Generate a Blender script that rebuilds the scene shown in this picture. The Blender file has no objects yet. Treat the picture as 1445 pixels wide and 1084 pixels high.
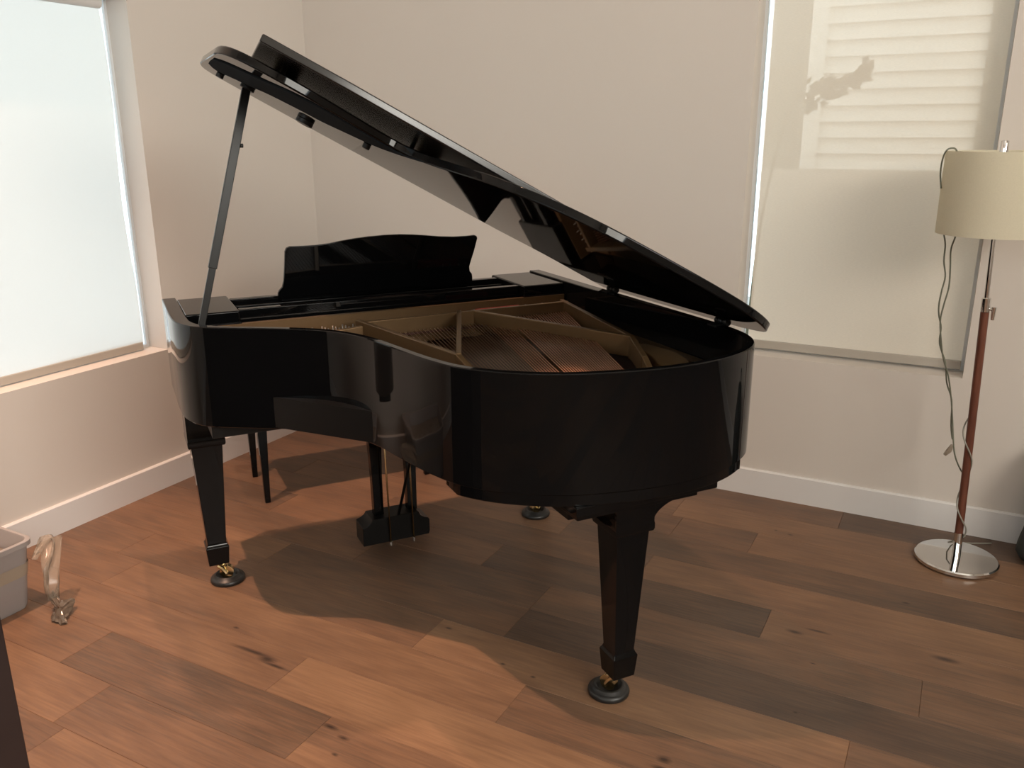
import bpy, bmesh, math, random
from mathutils import Vector, Matrix
random.seed(7)
PI = math.pi
sc = bpy.context.scene
C = sc.collection

# ------------------------------------------------------------------ helpers
def setinp(n, k, v):
    if k in n.inputs:
        n.inputs[k].default_value = v

def new_mat(name):
    m = bpy.data.materials.new(name); m.use_nodes = True
    nt = m.node_tree
    b = nt.nodes['Principled BSDF']
    return m, nt, b

def pmat(name, col, rough=0.5, metal=0.0, spec=0.5, coat=0.0, noise=None, bump=None):
    m, nt, b = new_mat(name)
    b.inputs['Base Color'].default_value = (*col, 1)
    b.inputs['Roughness'].default_value = rough
    b.inputs['Metallic'].default_value = metal
    setinp(b, 'Specular IOR Level', spec)
    setinp(b, 'Coat Weight', coat)
    setinp(b, 'Coat Roughness', 0.03)
    tc = nt.nodes.new('ShaderNodeTexCoord')
    if noise:                                  # (scale, amount) gentle colour variation
        n = nt.nodes.new('ShaderNodeTexNoise'); n.inputs['Scale'].default_value = noise[0]
        n.inputs['Detail'].default_value = 4
        nt.links.new(tc.outputs['Object'], n.inputs['Vector'])
        mx = nt.nodes.new('ShaderNodeMix'); mx.data_type = 'RGBA'
        a = noise[1]
        mx.inputs[6].default_value = (*[c*(1-a) for c in col], 1)
        mx.inputs[7].default_value = (*[min(1, c*(1+a)) for c in col], 1)
        nt.links.new(n.outputs['Fac'], mx.inputs[0])
        nt.links.new(mx.outputs[2], b.inputs['Base Color'])
    if bump:
        n2 = nt.nodes.new('ShaderNodeTexNoise'); n2.inputs['Scale'].default_value = bump[0]
        n2.inputs['Detail'].default_value = 3
        nt.links.new(tc.outputs['Object'], n2.inputs['Vector'])
        bp = nt.nodes.new('ShaderNodeBump'); bp.inputs['Strength'].default_value = bump[1]
        bp.inputs['Distance'].default_value = bump[2] if len(bump) > 2 else 0.001
        nt.links.new(n2.outputs['Fac'], bp.inputs['Height'])
        nt.links.new(bp.outputs['Normal'], b.inputs['Normal'])
    return m

def obj(name, bm, mat, parent=None, smooth=False, loc=None, recalc=True):
    if recalc:
        bmesh.ops.recalc_face_normals(bm, faces=bm.faces)
    me = bpy.data.meshes.new(name); bm.to_mesh(me); bm.free()
    o = bpy.data.objects.new(name, me); C.objects.link(o)
    if mat: me.materials.append(mat)
    if parent: o.parent = parent
    if loc: o.location = loc
    if smooth:
        for p in me.polygons: p.use_smooth = True
        if smooth == 'auto':
            try: me.set_sharp_from_angle(angle=math.radians(38))
            except Exception: pass
    return o

def bevel(o, w=0.003, seg=2, ang=35):
    md = o.modifiers.new('bevel', 'BEVEL'); md.width = w; md.segments = seg
    md.limit_method = 'ANGLE'; md.angle_limit = math.radians(ang); md.harden_normals = True
    for p in o.data.polygons: p.use_smooth = True
    return o

def empty(name, loc=(0,0,0), rz=0, label=None, cat=None, group=None):
    o = bpy.data.objects.new(name, None); C.objects.link(o)
    o.location = loc; o.rotation_euler = (0,0,rz); o.empty_display_size = .1
    if label: o['label'] = label
    if cat: o['category'] = cat
    if group: o['group'] = group
    return o

def tag(o, label, cat, group=None, kind=None):
    o['label'] = label; o['category'] = cat
    if group: o['group'] = group
    if kind: o['kind'] = kind
    return o

def box(bm, x0, x1, y0, y1, z0, z1):
    v = [bm.verts.new(p) for p in ((x0,y0,z0),(x1,y0,z0),(x1,y1,z0),(x0,y1,z0),(x0,y0,z1),(x1,y0,z1),(x1,y1,z1),(x0,y1,z1))]
    for f in ((0,3,2,1),(4,5,6,7),(0,1,5,4),(1,2,6,5),(2,3,7,6),(3,0,4,7)):
        bm.faces.new([v[i] for i in f])
    return v

def mbox(*a):
    bm = bmesh.new(); box(bm, *a); return bm

def tube(bm, pts, r, n=8, caps=True):
    pts = [Vector(p) for p in pts]
    rs = r if isinstance(r, (list, tuple)) else [r]*len(pts)
    rings = []; ref = None
    for i, p in enumerate(pts):
        t = (pts[min(i+1, len(pts)-1)] - pts[max(i-1, 0)]).normalized()
        if ref is None:
            ref = Vector((0,0,1)) if abs(t.z) < .9 else Vector((1,0,0))
        a = (ref - t*ref.dot(t)).normalized(); b = t.cross(a); ref = a
        rings.append([bm.verts.new(p + rs[i]*(math.cos(2*PI*k/n)*a + math.sin(2*PI*k/n)*b)) for k in range(n)])
    for i in range(len(rings)-1):
        for k in range(n):
            bm.faces.new((rings[i][k], rings[i][(k+1)%n], rings[i+1][(k+1)%n], rings[i+1][k]))
    if caps:
        bm.faces.new(rings[0][::-1]); bm.faces.new(rings[-1])

def mtube(pts, r, n=8):
    bm = bmesh.new(); tube(bm, pts, r, n); return bm

def lathe(bm, prof, n=40, cx=0, cy=0):
    rings = []
    for r, z in prof:
        if r < 1e-6: rings.append([bm.verts.new((cx, cy, z))])
        else: rings.append([bm.verts.new((cx+r*math.cos(2*PI*k/n), cy+r*math.sin(2*PI*k/n), z)) for k in range(n)])
    for a, b in zip(rings, rings[1:]):
        for k in range(n):
            if len(a) == 1 and len(b) == 1: continue
            if len(a) == 1: bm.faces.new((a[0], b[(k+1)%n], b[k]))
            elif len(b) == 1: bm.faces.new((a[k], a[(k+1)%n], b[0]))
            else: bm.faces.new((a[k], a[(k+1)%n], b[(k+1)%n], b[k]))

def mlathe(prof, n=40, cx=0, cy=0):
    bm = bmesh.new(); lathe(bm, prof, n, cx, cy); return bm

def prism(bm, poly, z0, z1):
    a = [bm.verts.new((x, y, z0)) for x, y in poly]; b = [bm.verts.new((x, y, z1)) for x, y in poly]
    n = len(poly)
    bm.faces.new(a[::-1]); bm.faces.new(b)
    for i in range(n): bm.faces.new((a[i], a[(i+1)%n], b[(i+1)%n], b[i]))

def catmull(P, n=8):
    P = [Vector(p) for p in P]; out = []
    for i in range(len(P)-1):
        p0, p1, p2, p3 = P[max(i-1,0)], P[i], P[i+1], P[min(i+2, len(P)-1)]
        for k in range(n):
            t = k/n
            out.append(.5*((2*p1)+(-p0+p2)*t+(2*p0-5*p1+4*p2-p3)*t*t+(-p0+3*p1-3*p2+p3)*t**3))
    out.append(P[-1]); return out

# ------------------------------------------------------------------ materials
def wall_paint(name, col):
    return pmat(name, col, 0.85, spec=.2, noise=(3, .012), bump=(220, .12, .001))
M = {}
M['wall'] = wall_paint('warm_white_wall_paint', (.66,.605,.555))
M['ceiling'] = wall_paint('white_ceiling_paint', (.74,.72,.69))
M['trim'] = pmat('white_semi_gloss_trim', (.72,.70,.69), .35)
M['black'] = pmat('black_polyester_lacquer', (.003,.0032,.0036), .035, spec=.22)
M['flap'] = pmat('black_lacquer_low_gloss', (.010,.010,.010), .2, spec=.5)  # rougher, slightly lighter black for the folded front lid
M['black_satin'] = pmat('black_satin_lacquer', (.006,.006,.006), .34, spec=.25)
M['brass'] = pmat('brass', (.70,.57,.33), .20, 1.0)
M['gold'] = pmat('bronze_painted_iron', (.155,.092,.042), .40, .55, noise=(12, .12), bump=(90, .25, .001))
M['steel'] = pmat('steel_wire', (.30,.21,.16), .35, 1.0)
M['copper'] = pmat('copper_wound_wire', (.50,.27,.18), .38, 1.0)
M['pin'] = pmat('nickel_pin', (.7,.7,.7), .25, 1.0)
M['pin_dark'] = pmat('blued_steel_pin', (.22,.2,.18), .4, 1.0)
M['matte_strip'] = pmat('matte_black_strip', (.018,.021,.024), .95, spec=.03)  # matte near-black for the strip under the lid
M['brown_felt'] = pmat('brown_felt', (.06,.02,.014), .95)
M['felt'] = pmat('red_felt', (.42,.045,.03), .95)
M['chrome'] = pmat('polished_chrome', (.75,.75,.74), .06, 1.0)
M['rubber'] = pmat('black_rubber', (.015,.015,.015), .6)
M['cord'] = pmat('grey_green_cord', (.16,.165,.12), .6)
M['plastic'] = pmat('white_plastic', (.34,.31,.30), .42, noise=(9, .05))
M['tape'] = pmat('beige_tape', (.36,.30,.235), .4)
M['cabinet'] = pmat('dark_espresso_wood', (.028,.017,.016), .5, noise=(14, .25))
M['bag'] = pmat('dark_grey_nylon', (.035,.04,.036), .75, noise=(20, .2), bump=(60, .5, .003))
M['frame_white'] = pmat('white_window_frame', (.7,.72,.74), .4)
M['hem'] = pmat('shade_hem_bar', (.44,.40,.35), .6)
M['lampshade_in'] = None

def wood_mat(name, c1, c2, scale, stretch, rough):
    m, nt, b = new_mat(name)
    tc = nt.nodes.new('ShaderNodeTexCoord'); mp = nt.nodes.new('ShaderNodeMapping')
    mp.inputs['Scale'].default_value = stretch
    nt.links.new(tc.outputs['Object'], mp.inputs['Vector'])
    n = nt.nodes.new('ShaderNodeTexNoise'); n.inputs['Scale'].default_value = scale; n.inputs['Detail'].default_value = 6
    nt.links.new(mp.outputs['Vector'], n.inputs['Vector'])
    r = nt.nodes.new('ShaderNodeValToRGB')
    r.color_ramp.elements[0].position = .35; r.color_ramp.elements[0].color = (*c1,1)
    r.color_ramp.elements[1].position = .65; r.color_ramp.elements[1].color = (*c2,1)
    nt.links.new(n.outputs['Fac'], r.inputs['Fac']); nt.links.new(r.outputs['Color'], b.inputs['Base Color'])
    b.inputs['Roughness'].default_value = rough
    return m
M['pole_wood'] = wood_mat('reddish_pole_wood', (.10,.033,.02), (.16,.055,.032), 8, (8,8,1), .35)
M['soundboard'] = wood_mat('varnished_soundboard', (.045,.018,.009), (.075,.03,.014), 6, (1,20,1), .35)

# oak floor ---------------------------------------------------------
def floor_mat():
    m, nt, b = new_mat('wide_plank_oak')
    N = nt.nodes; L = nt.links
    tc = N.new('ShaderNodeTexCoord'); at = N.new('ShaderNodeAttribute'); at.attribute_name = 'plank'
    sep = N.new('ShaderNodeSeparateColor'); L.new(at.outputs['Color'], sep.inputs['Color'])
    def math_(op, a, bb=None, c=None):
        n = N.new('ShaderNodeMath'); n.operation = op
        for i, v in enumerate((a, bb, c)):
            if v is None: continue
            if isinstance(v, (int, float)): n.inputs[i].default_value = v
            else: L.new(v, n.inputs[i])
        return n.outputs[0]
    off = N.new('ShaderNodeCombineXYZ')
    L.new(math_('MULTIPLY', sep.outputs['Green'], 37.0), off.inputs[0]); L.new(math_('MULTIPLY', sep.outputs['Blue'], 53.0), off.inputs[2])
    va = N.new('ShaderNodeVectorMath'); va.operation = 'ADD'
    L.new(tc.outputs['Object'], va.inputs[0]); L.new(off.outputs[0], va.inputs[1])
    def noise(scale, detail, stretch, dist=0.0):
        mp = N.new('ShaderNodeMapping'); mp.inputs['Scale'].default_value = stretch
        L.new(va.outputs[0], mp.inputs['Vector'])
        n = N.new('ShaderNodeTexNoise'); n.inputs['Scale'].default_value = scale; n.inputs['Detail'].default_value = detail
        n.inputs['Distortion'].default_value = dist
        L.new(mp.outputs['Vector'], n.inputs['Vector']); return n.outputs['Fac']
    broad = noise(1.6, 3, (1, 4.5, 1), .6)
    grain = noise(5, 8, (1.2, 26, 1), .5)
    fine = noise(30, 6, (1, 30, 1), .2)
    # base colour per plank
    ramp = N.new('ShaderNodeValToRGB'); e = ramp.color_ramp.elements
    e[0].position = 0.0; e[0].color = (.074,.050,.038,1)
    e[1].position = 1.0; e[1].color = (.272,.156,.088,1)
    for p, col in ((.3,(.122,.076,.051)), (.55,(.178,.100,.061)), (.8,(.226,.128,.074))):
        k = e.new(p); k.color = (*col, 1)
    v = math_('ADD', sep.outputs['Red'], math_('MULTIPLY', math_('SUBTRACT', broad, .5), .75))
    v = math_('ADD', v, math_('MULTIPLY', math_('SUBTRACT', grain, .5), .75))
    v = math_('ADD', v, math_('MULTIPLY', math_('SUBTRACT', fine, .5), .35))
    L.new(v, ramp.inputs['Fac'])
    col = ramp.outputs['Color']
    # cathedral figure
    wv = N.new('ShaderNodeTexWave'); wv.inputs['Scale'].default_value = 3.0; wv.inputs['Distortion'].default_value = 9
    wv.inputs['Detail'].default_value = 3; wv.inputs['Detail Scale'].default_value = 1.2
    mp = N.new('ShaderNodeMapping'); mp.inputs['Scale'].default_value = (.35, 5, 1); L.new(va.outputs[0], mp.inputs['Vector']); L.new(mp.outputs['Vector'], wv.inputs['Vector'])
    mx = N.new('ShaderNodeMix'); mx.data_type = 'RGBA'; mx.blend_type = 'MULTIPLY'
    mx.inputs[0].default_value = .22; L.new(col, mx.inputs[6])
    wr = N.new('ShaderNodeValToRGB'); wr.color_ramp.elements[0].color = (.62,.55,.5,1); wr.color_ramp.elements[1].color = (1.1,1.08,1.05,1)
    L.new(wv.outputs['Fac'], wr.inputs['Fac']); L.new(wr.outputs['Color'], mx.inputs[7])
    col = mx.outputs[2]
    # knots: (x, y, length, width, rotation)
    knots = [(-1.735,1.655,.040,.020),(-1.80,1.665,.11,.011),(-1.69,1.64,.06,.008),(-1.36,1.50,.030,.010),(-1.30,1.48,.022,.008),(-1.08,1.97,.010,.006),(-.97,1.955,.010,.006),
             (-.515,1.80,.022,.015),(-.51,1.765,.028,.010),(-.40,1.775,.012,.006),(-.325,2.56,.032,.012),(-.26,2.60,.045,.008),(-.02,2.92,.016,.008),
             (-.47,3.27,.012,.006),(-.53,3.285,.008,.005),(-.245,2.41,.012,.004),(-1.95,1.74,.014,.007),(.11,2.62,.045,.016),(-1.28,1.42,.012,.006),(-.25,2.15,.008,.005),(-1.33,2.06,.014,.007)]
    tot = None
    for (x, y, a, w) in knots:
        mp = N.new('ShaderNodeMapping'); mp.vector_type = 'POINT'
        mp.inputs['Location'].default_value = (-x/a, -y/w, 0); mp.inputs['Scale'].default_value = (1/a, 1/w, 0)
        L.new(tc.outputs['Object'], mp.inputs['Vector'])
        ln = N.new('ShaderNodeVectorMath'); ln.operation = 'LENGTH'; L.new(mp.outputs['Vector'], ln.inputs[0])
        d = math_('SUBTRACT', 1.5, math_('ADD', ln.outputs['Value'], math_('MULTIPLY', fine, .8)))
        tot = d if tot is None else math_('MAXIMUM', tot, d)
    kn = N.new('ShaderNodeClamp'); L.new(math_('MULTIPLY', tot, 1.1), kn.inputs[0])
    mk = N.new('ShaderNodeMix'); mk.data_type = 'RGBA'; L.new(math_('MULTIPLY', kn.outputs[0], .85), mk.inputs[0])
    L.new(col, mk.inputs[6]); mk.inputs[7].default_value = (.022,.014,.012,1)
    L.new(mk.outputs[2], b.inputs['Base Color'])
    b.inputs['Roughness'].default_value = .42
    rr = math_('ADD', .36, math_('MULTIPLY', grain, .14)); L.new(rr, b.inputs['Roughness'])
    setinp(b, 'Specular IOR Level', .35)
    bp = N.new('ShaderNodeBump'); bp.inputs['Strength'].default_value = .12; bp.inputs['Distance'].default_value = .001
    L.new(grain, bp.inputs['Height']); L.new(bp.outputs['Normal'], b.inputs['Normal'])
    return m
M['floor'] = floor_mat()

def shade_mat(name, diff, trans, transp, scale=900):
    """woven roller-shade cloth: diffuse + translucent + small see-through fraction"""
    m = bpy.data.materials.new(name); m.use_nodes = True; nt = m.node_tree; N = nt.nodes; L = nt.links
    for n in list(N): N.remove(n)
    out = N.new('ShaderNodeOutputMaterial')
    d = N.new('ShaderNodeBsdfDiffuse'); d.inputs['Color'].default_value = (*diff, 1)
    t = N.new('ShaderNodeBsdfTranslucent'); t.inputs['Color'].default_value = (*trans, 1)
    a = N.new('ShaderNodeAddShader'); L.new(d.outputs[0], a.inputs[0]); L.new(t.outputs[0], a.inputs[1])
    tr = N.new('ShaderNodeBsdfTransparent'); mx = N.new('ShaderNodeMixShader')
    tc = N.new('ShaderNodeTexCoord'); n = N.new('ShaderNodeTexNoise'); n.inputs['Scale'].default_value = 90; n.inputs['Detail'].default_value = 2
    mp = N.new('ShaderNodeMapping'); mp.inputs['Scale'].default_value = (1, 1, 6); L.new(tc.outputs['Object'], mp.inputs['Vector']); L.new(mp.outputs['Vector'], n.inputs['Vector'])
    mr = N.new('ShaderNodeMapRange'); mr.inputs['To Min'].default_value = transp*.85; mr.inputs['To Max'].default_value = transp*1.15
    L.new(n.outputs['Fac'], mr.inputs['Value']); L.new(mr.outputs[0], mx.inputs[0])
    L.new(a.outputs[0], mx.inputs[1]); L.new(tr.outputs[0], mx.inputs[2]); L.new(mx.outputs[0], out.inputs[0])
    return m
M['shade_left'] = shade_mat('white_roller_shade_cloth', (.48,.46,.44), (.335,.335,.315), .085)
M['shade_right'] = shade_mat('cream_roller_shade_cloth', (.77,.69,.60), (.40,.355,.30), .31)

# glass
def glass_mat():
    m = bpy.data.materials.new('window_glass'); m.use_nodes = True; nt = m.node_tree; N = nt.nodes; L = nt.links
    for n in list(N): N.remove(n)
    out = N.new('ShaderNodeOutputMaterial'); g = N.new('ShaderNodeBsdfGlossy'); g.inputs['Roughness'].default_value = 0
    t = N.new('ShaderNodeBsdfTransparent'); t.inputs['Color'].default_value = (.94,.97,.97,1)
    f = N.new('ShaderNodeFresnel'); f.inputs['IOR'].default_value = 1.45; mx = N.new('ShaderNodeMixShader')
    L.new(f.outputs[0], mx.inputs[0]); L.new(t.outputs[0], mx.inputs[1]); L.new(g.outputs[0], mx.inputs[2]); L.new(mx.outputs[0], out.inputs[0])
    return m
M['glass'] = glass_mat()

# ------------------------------------------------------------------ camera (solved from the photo's vanishing lines)
yaw, pit, rol = -0.487907971, 0.285843812, -0.00330327678
fwd = Vector((math.sin(yaw)*math.cos(pit), math.cos(yaw)*math.cos(pit), -math.sin(pit)))
r0 = Vector((math.cos(yaw), -math.sin(yaw), 0)); u0 = r0.cross(fwd)
rt = math.cos(rol)*r0 + math.sin(rol)*u0; up = -math.sin(rol)*r0 + math.cos(rol)*u0
cam = bpy.data.cameras.new('camera'); co = bpy.data.objects.new('camera', cam); C.objects.link(co)
mw = Matrix.Identity(4)
for i, v in enumerate((rt, up, -fwd)):
    for j in range(3): mw[j][i] = v[j]
mw[0][3], mw[1][3], mw[2][3] = 0, 0, 1.55
co.matrix_world = mw
cam.sensor_fit = 'HORIZONTAL'; cam.sensor_width = 36; cam.lens = 36*1200/1445; cam.clip_start = .05
sc.camera = co

# ------------------------------------------------------------------ room
XL, YB, XR, YR, ZC = -3.105, 3.61, 3.3, -3.2, 4.6     # left wall, back wall, right wall, rear wall, ceiling
def struct(name, bm, mat, parent=None, smooth=False):
    o = obj(name, bm, mat, parent, smooth)
    if not parent: o['kind'] = 'structure'
    return o

# floor: individual boards with a fine chamfer, in one mesh with a per-board tone
def build_floor():
    bm = bmesh.new(); lay = bm.verts.layers.float_color.new('plank')
    y0 = 1.535; pw = .188
    fixed = {   # row index -> [(x start, tone) ...]
        -2: [(-3.4,.50),(-2.1,.62),(-.7,.5)],
        -1: [(-3.4,.80),(-.9,.45),(.6,.5)],
        -0: [(-3.4,.62),(-1.63,.86),(-.2,.4)],
        -99: [],
    }
    rows = {
        -3: [(-3.4,.45),(-2.0,.75),(-.8,.5)],
        -2: [(-3.4,.70),(-2.05,.52),(-1.1,.7),(.4,.5)],     # y .. 1.159-1.347 sits at -2
        -1: [(-3.4,.56),(-2.29,.36),(-1.385,.68),(-.3,.5),(1.0,.4)],
        0: [(-3.4,.66),(-1.63,.84),(-.35,.45),(.9,.6)],
        1: [(-3.4,.60),(-2.6,.68),(-.97,.42),(.45,.5)],
        2: [(-3.4,.55),(-2.75,.50),(-1.375,.74),(-.1,.45)],
        3: [(-3.4,.62),(-2.2,.42),(-1.15,.18),(.75,.4)],
        4: [(-3.4,.5),(-1.9,.38),(-1.15,.46),(.055,.42),(1.4,.3)],
        5: [(-3.4,.38),(-2.5,.6),(-1.45,.20),(-.42,.58),(.9,.4)],
        6: [(-3.4,.55),(-2.1,.45),(-.9,.62),(1.1,.5)],
        7: [(-3.4,.42),(-2.7,.62),(-1.3,.34),(.6,.45)],
        8: [(-3.4,.5),(-1.85,.45),(-.9,.40),(-.588,.70),(.95,.5)],
        9: [(-3.4,.42),(-2.3,.55),(-.95,.70),(.8,.5)],
        10: [(-3.4,.35),(-2.6,.4),(-1.35,.50),(-.31,.22),(1.2,.3)],
        11: [(-3.4,.4),(-1.2,.5),(.5,.3)],
    }
    r = -26
    for r in range(-26, 12):
        ya = y0 + r*pw; yb = ya + pw
        if r in rows: segs = rows[r]
        else:
            x = XL - random.random()*.8 - .1; segs = []
            while x < XR: segs.append((x, random.uniform(.25,.85))); x += random.uniform(.9, 2.0)
        for i, (xs, tone) in enumerate(segs):
            xe = segs[i+1][0] if i+1 < len(segs) else XR + .3
            g = random.random(); bl = random.random()
            c = .0011; z = 0.0; dz = -.0016
            P = [(xs,ya,dz),(xe,ya,dz),(xe,yb,dz),(xs,yb,dz),(xs+c,ya+c,z),(xe-c,ya+c,z),(xe-c,yb-c,z),(xs+c,yb-c,z)]
            v = [bm.verts.new(p) for p in P]
            for q in v: q[lay] = (tone, g, bl, 1)
            for f in ((4,5,6,7),(0,1,5,4),(1,2,6,5),(2,3,7,6),(3,0,4,7)): bm.faces.new([v[k] for k in f])
    v = box(bm, XL-.3, XR+.3, YR-.2, YB+.2, -.08, -.0016)
    for q in v: q[lay] = (.2,.5,.5,1)
    return struct('floor', bm, M['floor'])
build_floor()

def wall_with_holes(name, axis, pos, thick, a0, a1, z0, z1, holes):
    """axis 'x': plane x=pos spanning y a0..a1; holes list of (b0,b1,zb,zt). wall body lies on the outer side (thick signed)"""
    bm = bmesh.new()
    hs = sorted(holes); cuts = [a0] + [c for h in hs for c in h[:2]] + [a1]
    def add(b0, b1, c0, c1):
        if b1-b0 < 1e-5 or c1-c0 < 1e-5: return
        lo, hi = sorted((pos, pos+thick))
        if axis == 'x': box(bm, lo, hi, b0, b1, c0, c1)
        else: box(bm, b0, b1, lo, hi, c0, c1)
    for i in range(0, len(cuts), 2): add(cuts[i], cuts[i+1], z0, z1)
    for b0, b1, zb, zt in hs: add(b0, b1, z0, zb); add(b0, b1, zt, z1)
    bmesh.ops.remove_doubles(bm, verts=bm.verts, dist=1e-5)
    return struct(name, bm, M['wall'])
T = .155
WL = (0.75, 2.555, .627, 2.09)          # left window opening  (y0,y1,z0,z1)
WR = (-.828, .058, .637, 2.25)          # back window opening  (x0,x1,z0,z1)
WREAR = (-2.9, .9, 2.3, 3.6)  # unseen high opening behind the camera, added for fill light
WRIGHT = (-2.6, 1.4, 2.3, 3.6)  # unseen high opening in the right wall, added for fill light
wall_with_holes('wall_left', 'x', XL, -T, YR, YB+T, 0, ZC, [WL])
wall_with_holes('wall_back', 'y', YB, T, XL-T, XR+T, 0, ZC, [WR])
wall_with_holes('wall_right', 'x', XR, T, YR, YB, 0, ZC, [WRIGHT])
wall_with_holes('wall_rear', 'y', YR, -T, XL-T, XR+T, 0, ZC, [WREAR])
struct('ceiling', mbox(XL-T, XR+T, YR-T, YB+T, ZC, ZC+.1), M['ceiling'])

def base_board(name, a, b, axis):
    bm = bmesh.new(); h = .122; t = .014
    prof = [(0,0),(t,0),(t,h-.006),(t-.006,h),(0,h)]
    if axis == 'x':   # runs along y at x=XL
        A = [bm.verts.new((XL+p, a, z)) for p, z in prof]; B = [bm.verts.new((XL+p, b, z)) for p, z in prof]
    elif axis == 'y':
        A = [bm.verts.new((a, YB-p, z)) for p, z in prof]; B = [bm.verts.new((b, YB-p, z)) for p, z in prof]
    elif axis == 'xr':
        A = [bm.verts.new((XR-p, a, z)) for p, z in prof]; B = [bm.verts.new((XR-p, b, z)) for p, z in prof]
    else:
        A = [bm.verts.new((a, YR+p, z)) for p, z in prof]; B = [bm.verts.new((b, YR+p, z)) for p, z in prof]
    n = len(prof)
    for i in range(n): bm.faces.new((A[i], A[(i+1)%n], B[(i+1)%n], B[i]))
    bm.faces.new(A); bm.faces.new(B[::-1])
    return struct(name, bm, M['trim'])
base_board('baseboard_left', YR, YB, 'x')
base_board('baseboard_back', XL, XR, 'y')
base_board('baseboard_rear', XL, XR, 'yr')
base_board('baseboard_right', YR, YB, 'xr')

def frame_boxes(bm, axis, pos, d, a0, a1, z0, z1, w=.012, mull=()):
    def add(b0, b1, c0, c1):
        if axis == 'x': box(bm, min(pos,pos+d), max(pos,pos+d), b0, b1, c0, c1)
        else: box(bm, b0, b1, min(pos,pos+d), max(pos,pos+d), c0, c1)
    add(a0, a1, z0, z0+w); add(a0, a1, z1-w, z1); add(a0, a0+w, z0+w, z1-w); add(a1-w, a1, z0+w, z1-w)
    for k, v in mull:
        if k == 'v': add(v-w/2, v+w/2, z0+w, z1-w)
        else: add(a0+w, a1-w, v-w/2, v+w/2)
def window(name, axis, pos, d, a0, a1, z0, z1, mull=(), gpos=None, glass=True):
    bm = bmesh.new(); frame_boxes(bm, axis, pos, d, a0, a1, z0, z1, mull=mull)
    f = struct(name, bm, M['frame_white'])
    if glass:
        g = gpos if gpos is not None else pos+d/2
        if axis == 'x': gb = mbox(g-.002, g+.002, a0+.015, a1-.015, z0+.015, z1-.015)
        else: gb = mbox(a0+.015, a1-.015, g-.002, g+.002, z0+.015, z1-.015)
        obj('window_pane', gb, M['glass'], f)
    return f
window('window_1', 'x', XL-T+.005, .028, WL[0], WL[1], WL[2], WL[3], mull=[('v', 1.65)])
window('window_2', 'y', YB+T-.033, .028, WR[0], WR[1], WR[2], WR[3])
window('fill_window_rear', 'y', YR-T+.005, .03, WREAR[0], WREAR[1], WREAR[2], WREAR[3], mull=[('v', -1.63), ('v', -.37)])  # added window out of view, frames the rear fill light
window('fill_window_right', 'x', XR+T-.04, .03, WRIGHT[0], WRIGHT[1], WRIGHT[2], WRIGHT[3], mull=[('v', -.6)])  # added window out of view, frames the right fill light

# roller blinds ------------------------------------------------------
def blind(axis, pos, a0, a1, z0, z1, cloth, label, gapwave=0.0, side=1):
    root = empty('roller_blind', (pos, (a0+a1)/2, z0) if axis == 'x' else ((a0+a1)/2, pos, z0), 0, label, 'window blind')
    bm = bmesh.new(); nx, nz = 24, 40
    V = []
    for i in range(nz+1):
        z = z0 + (z1-z0)*i/nz; row = []
        for j in range(nx+1):
            t = j/nx; a = a0+(a1-a0)*t
            wob = gapwave*(math.sin(3.1*i/nz*PI*.9+.6) + .35*math.sin(11*i/nz))*max(0, (t-.85)/.15)
            d = .0015*math.sin(t*9+i*.1)
            a += wob
            p = (d, a-(a0+a1)/2, z-z0) if axis == 'x' else (a-(a0+a1)/2, d, z-z0)
            row.append(bm.verts.new(p))
        V.append(row)
    for i in range(nz):
        for j in range(nx): bm.faces.new((V[i][j], V[i][j+1], V[i+1][j+1], V[i+1][j]))
    obj('blind_cloth', bm, cloth, root, True)
    w = (a1-a0)/2
    hb = mbox(-.007,.007,-w,w,0,.034) if axis == 'x' else mbox(-w,w,-.007,.007,0,.036)
    bevel(obj('hem_bar', hb, M['hem'], root), .003)
    tb = bmesh.new()
    if axis == 'x': tube(tb, [(0,-w,z1-z0),(0,w,z1-z0)], .022, 16)
    else: tube(tb, [(-w,0,z1-z0),(w,0,z1-z0)], .022, 16)
    obj('roller_tube', tb, M['trim'], root, 'auto')
    return root
blind('x', XL-.088, WL[0]+.01, WL[1]-.062, WL[2]+.004, WL[3]-.03, M['shade_left'],
      'glowing white roller blind drawn down over the window on the left wall', gapwave=.006)
blind('y', YB+.092, WR[0]+.038, WR[1]-.012, WR[2]+.012, WR[3]-.03, M['shade_right'],
      'cream roller blind over the back wall window, striped by the siding outside')

# ------------------------------------------------------------------ outside the back window
M['siding'] = pmat('white_painted_siding', (.90,.86,.78), .7)
M['stucco'] = pmat('beige_stucco', (.30,.275,.22), .9, noise=(5,.05))
M['fence'] = pmat('greige_fence_boards', (.50,.45,.38), .85, noise=(4,.05))
M['leaf'] = pmat('dusty_leaf', (.16,.15,.10), .8)
hr = empty('neighbour_house', (-.4, 5.2, 0), 0, 'white lap-sided house seen faintly through the back window blind', 'house')
bm = bmesh.new()
zb = 1.0; hgt = .0845; k = 0
z = 1.357 - hgt*5
while z < 3.2:
    # a lapped board: bottom edge proud of the wall
    x0, x1 = -.405, .372
    v = [bm.verts.new(p) for p in ((x0,-.022,z),(x1,-.022,z),(x1,0,z+hgt+.012),(x0,0,z+hgt+.012),(x0,.01,z),(x1,.01,z))]
    bm.faces.new((v[0],v[1],v[2],v[3])); bm.faces.new((v[0],v[4],v[5],v[1]))
    z += hgt
box(bm, -.405, .372, .01, .1, 0, 3.3)
obj('lap_siding', bm, M['siding'], hr)
bevel(obj('corner_board', mbox(-.49,-.405,-.035,.1,0,3.3), M['siding'], hr), .004)
obj('stucco_wall', mbox(-.70,-.49,-.02,.12,0,3.3), M['stucco'], hr)
obj('stucco_wall', mbox(.372, 1.6, -.04, .12, 0, 3.3), M['stucco'], hr)
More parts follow.
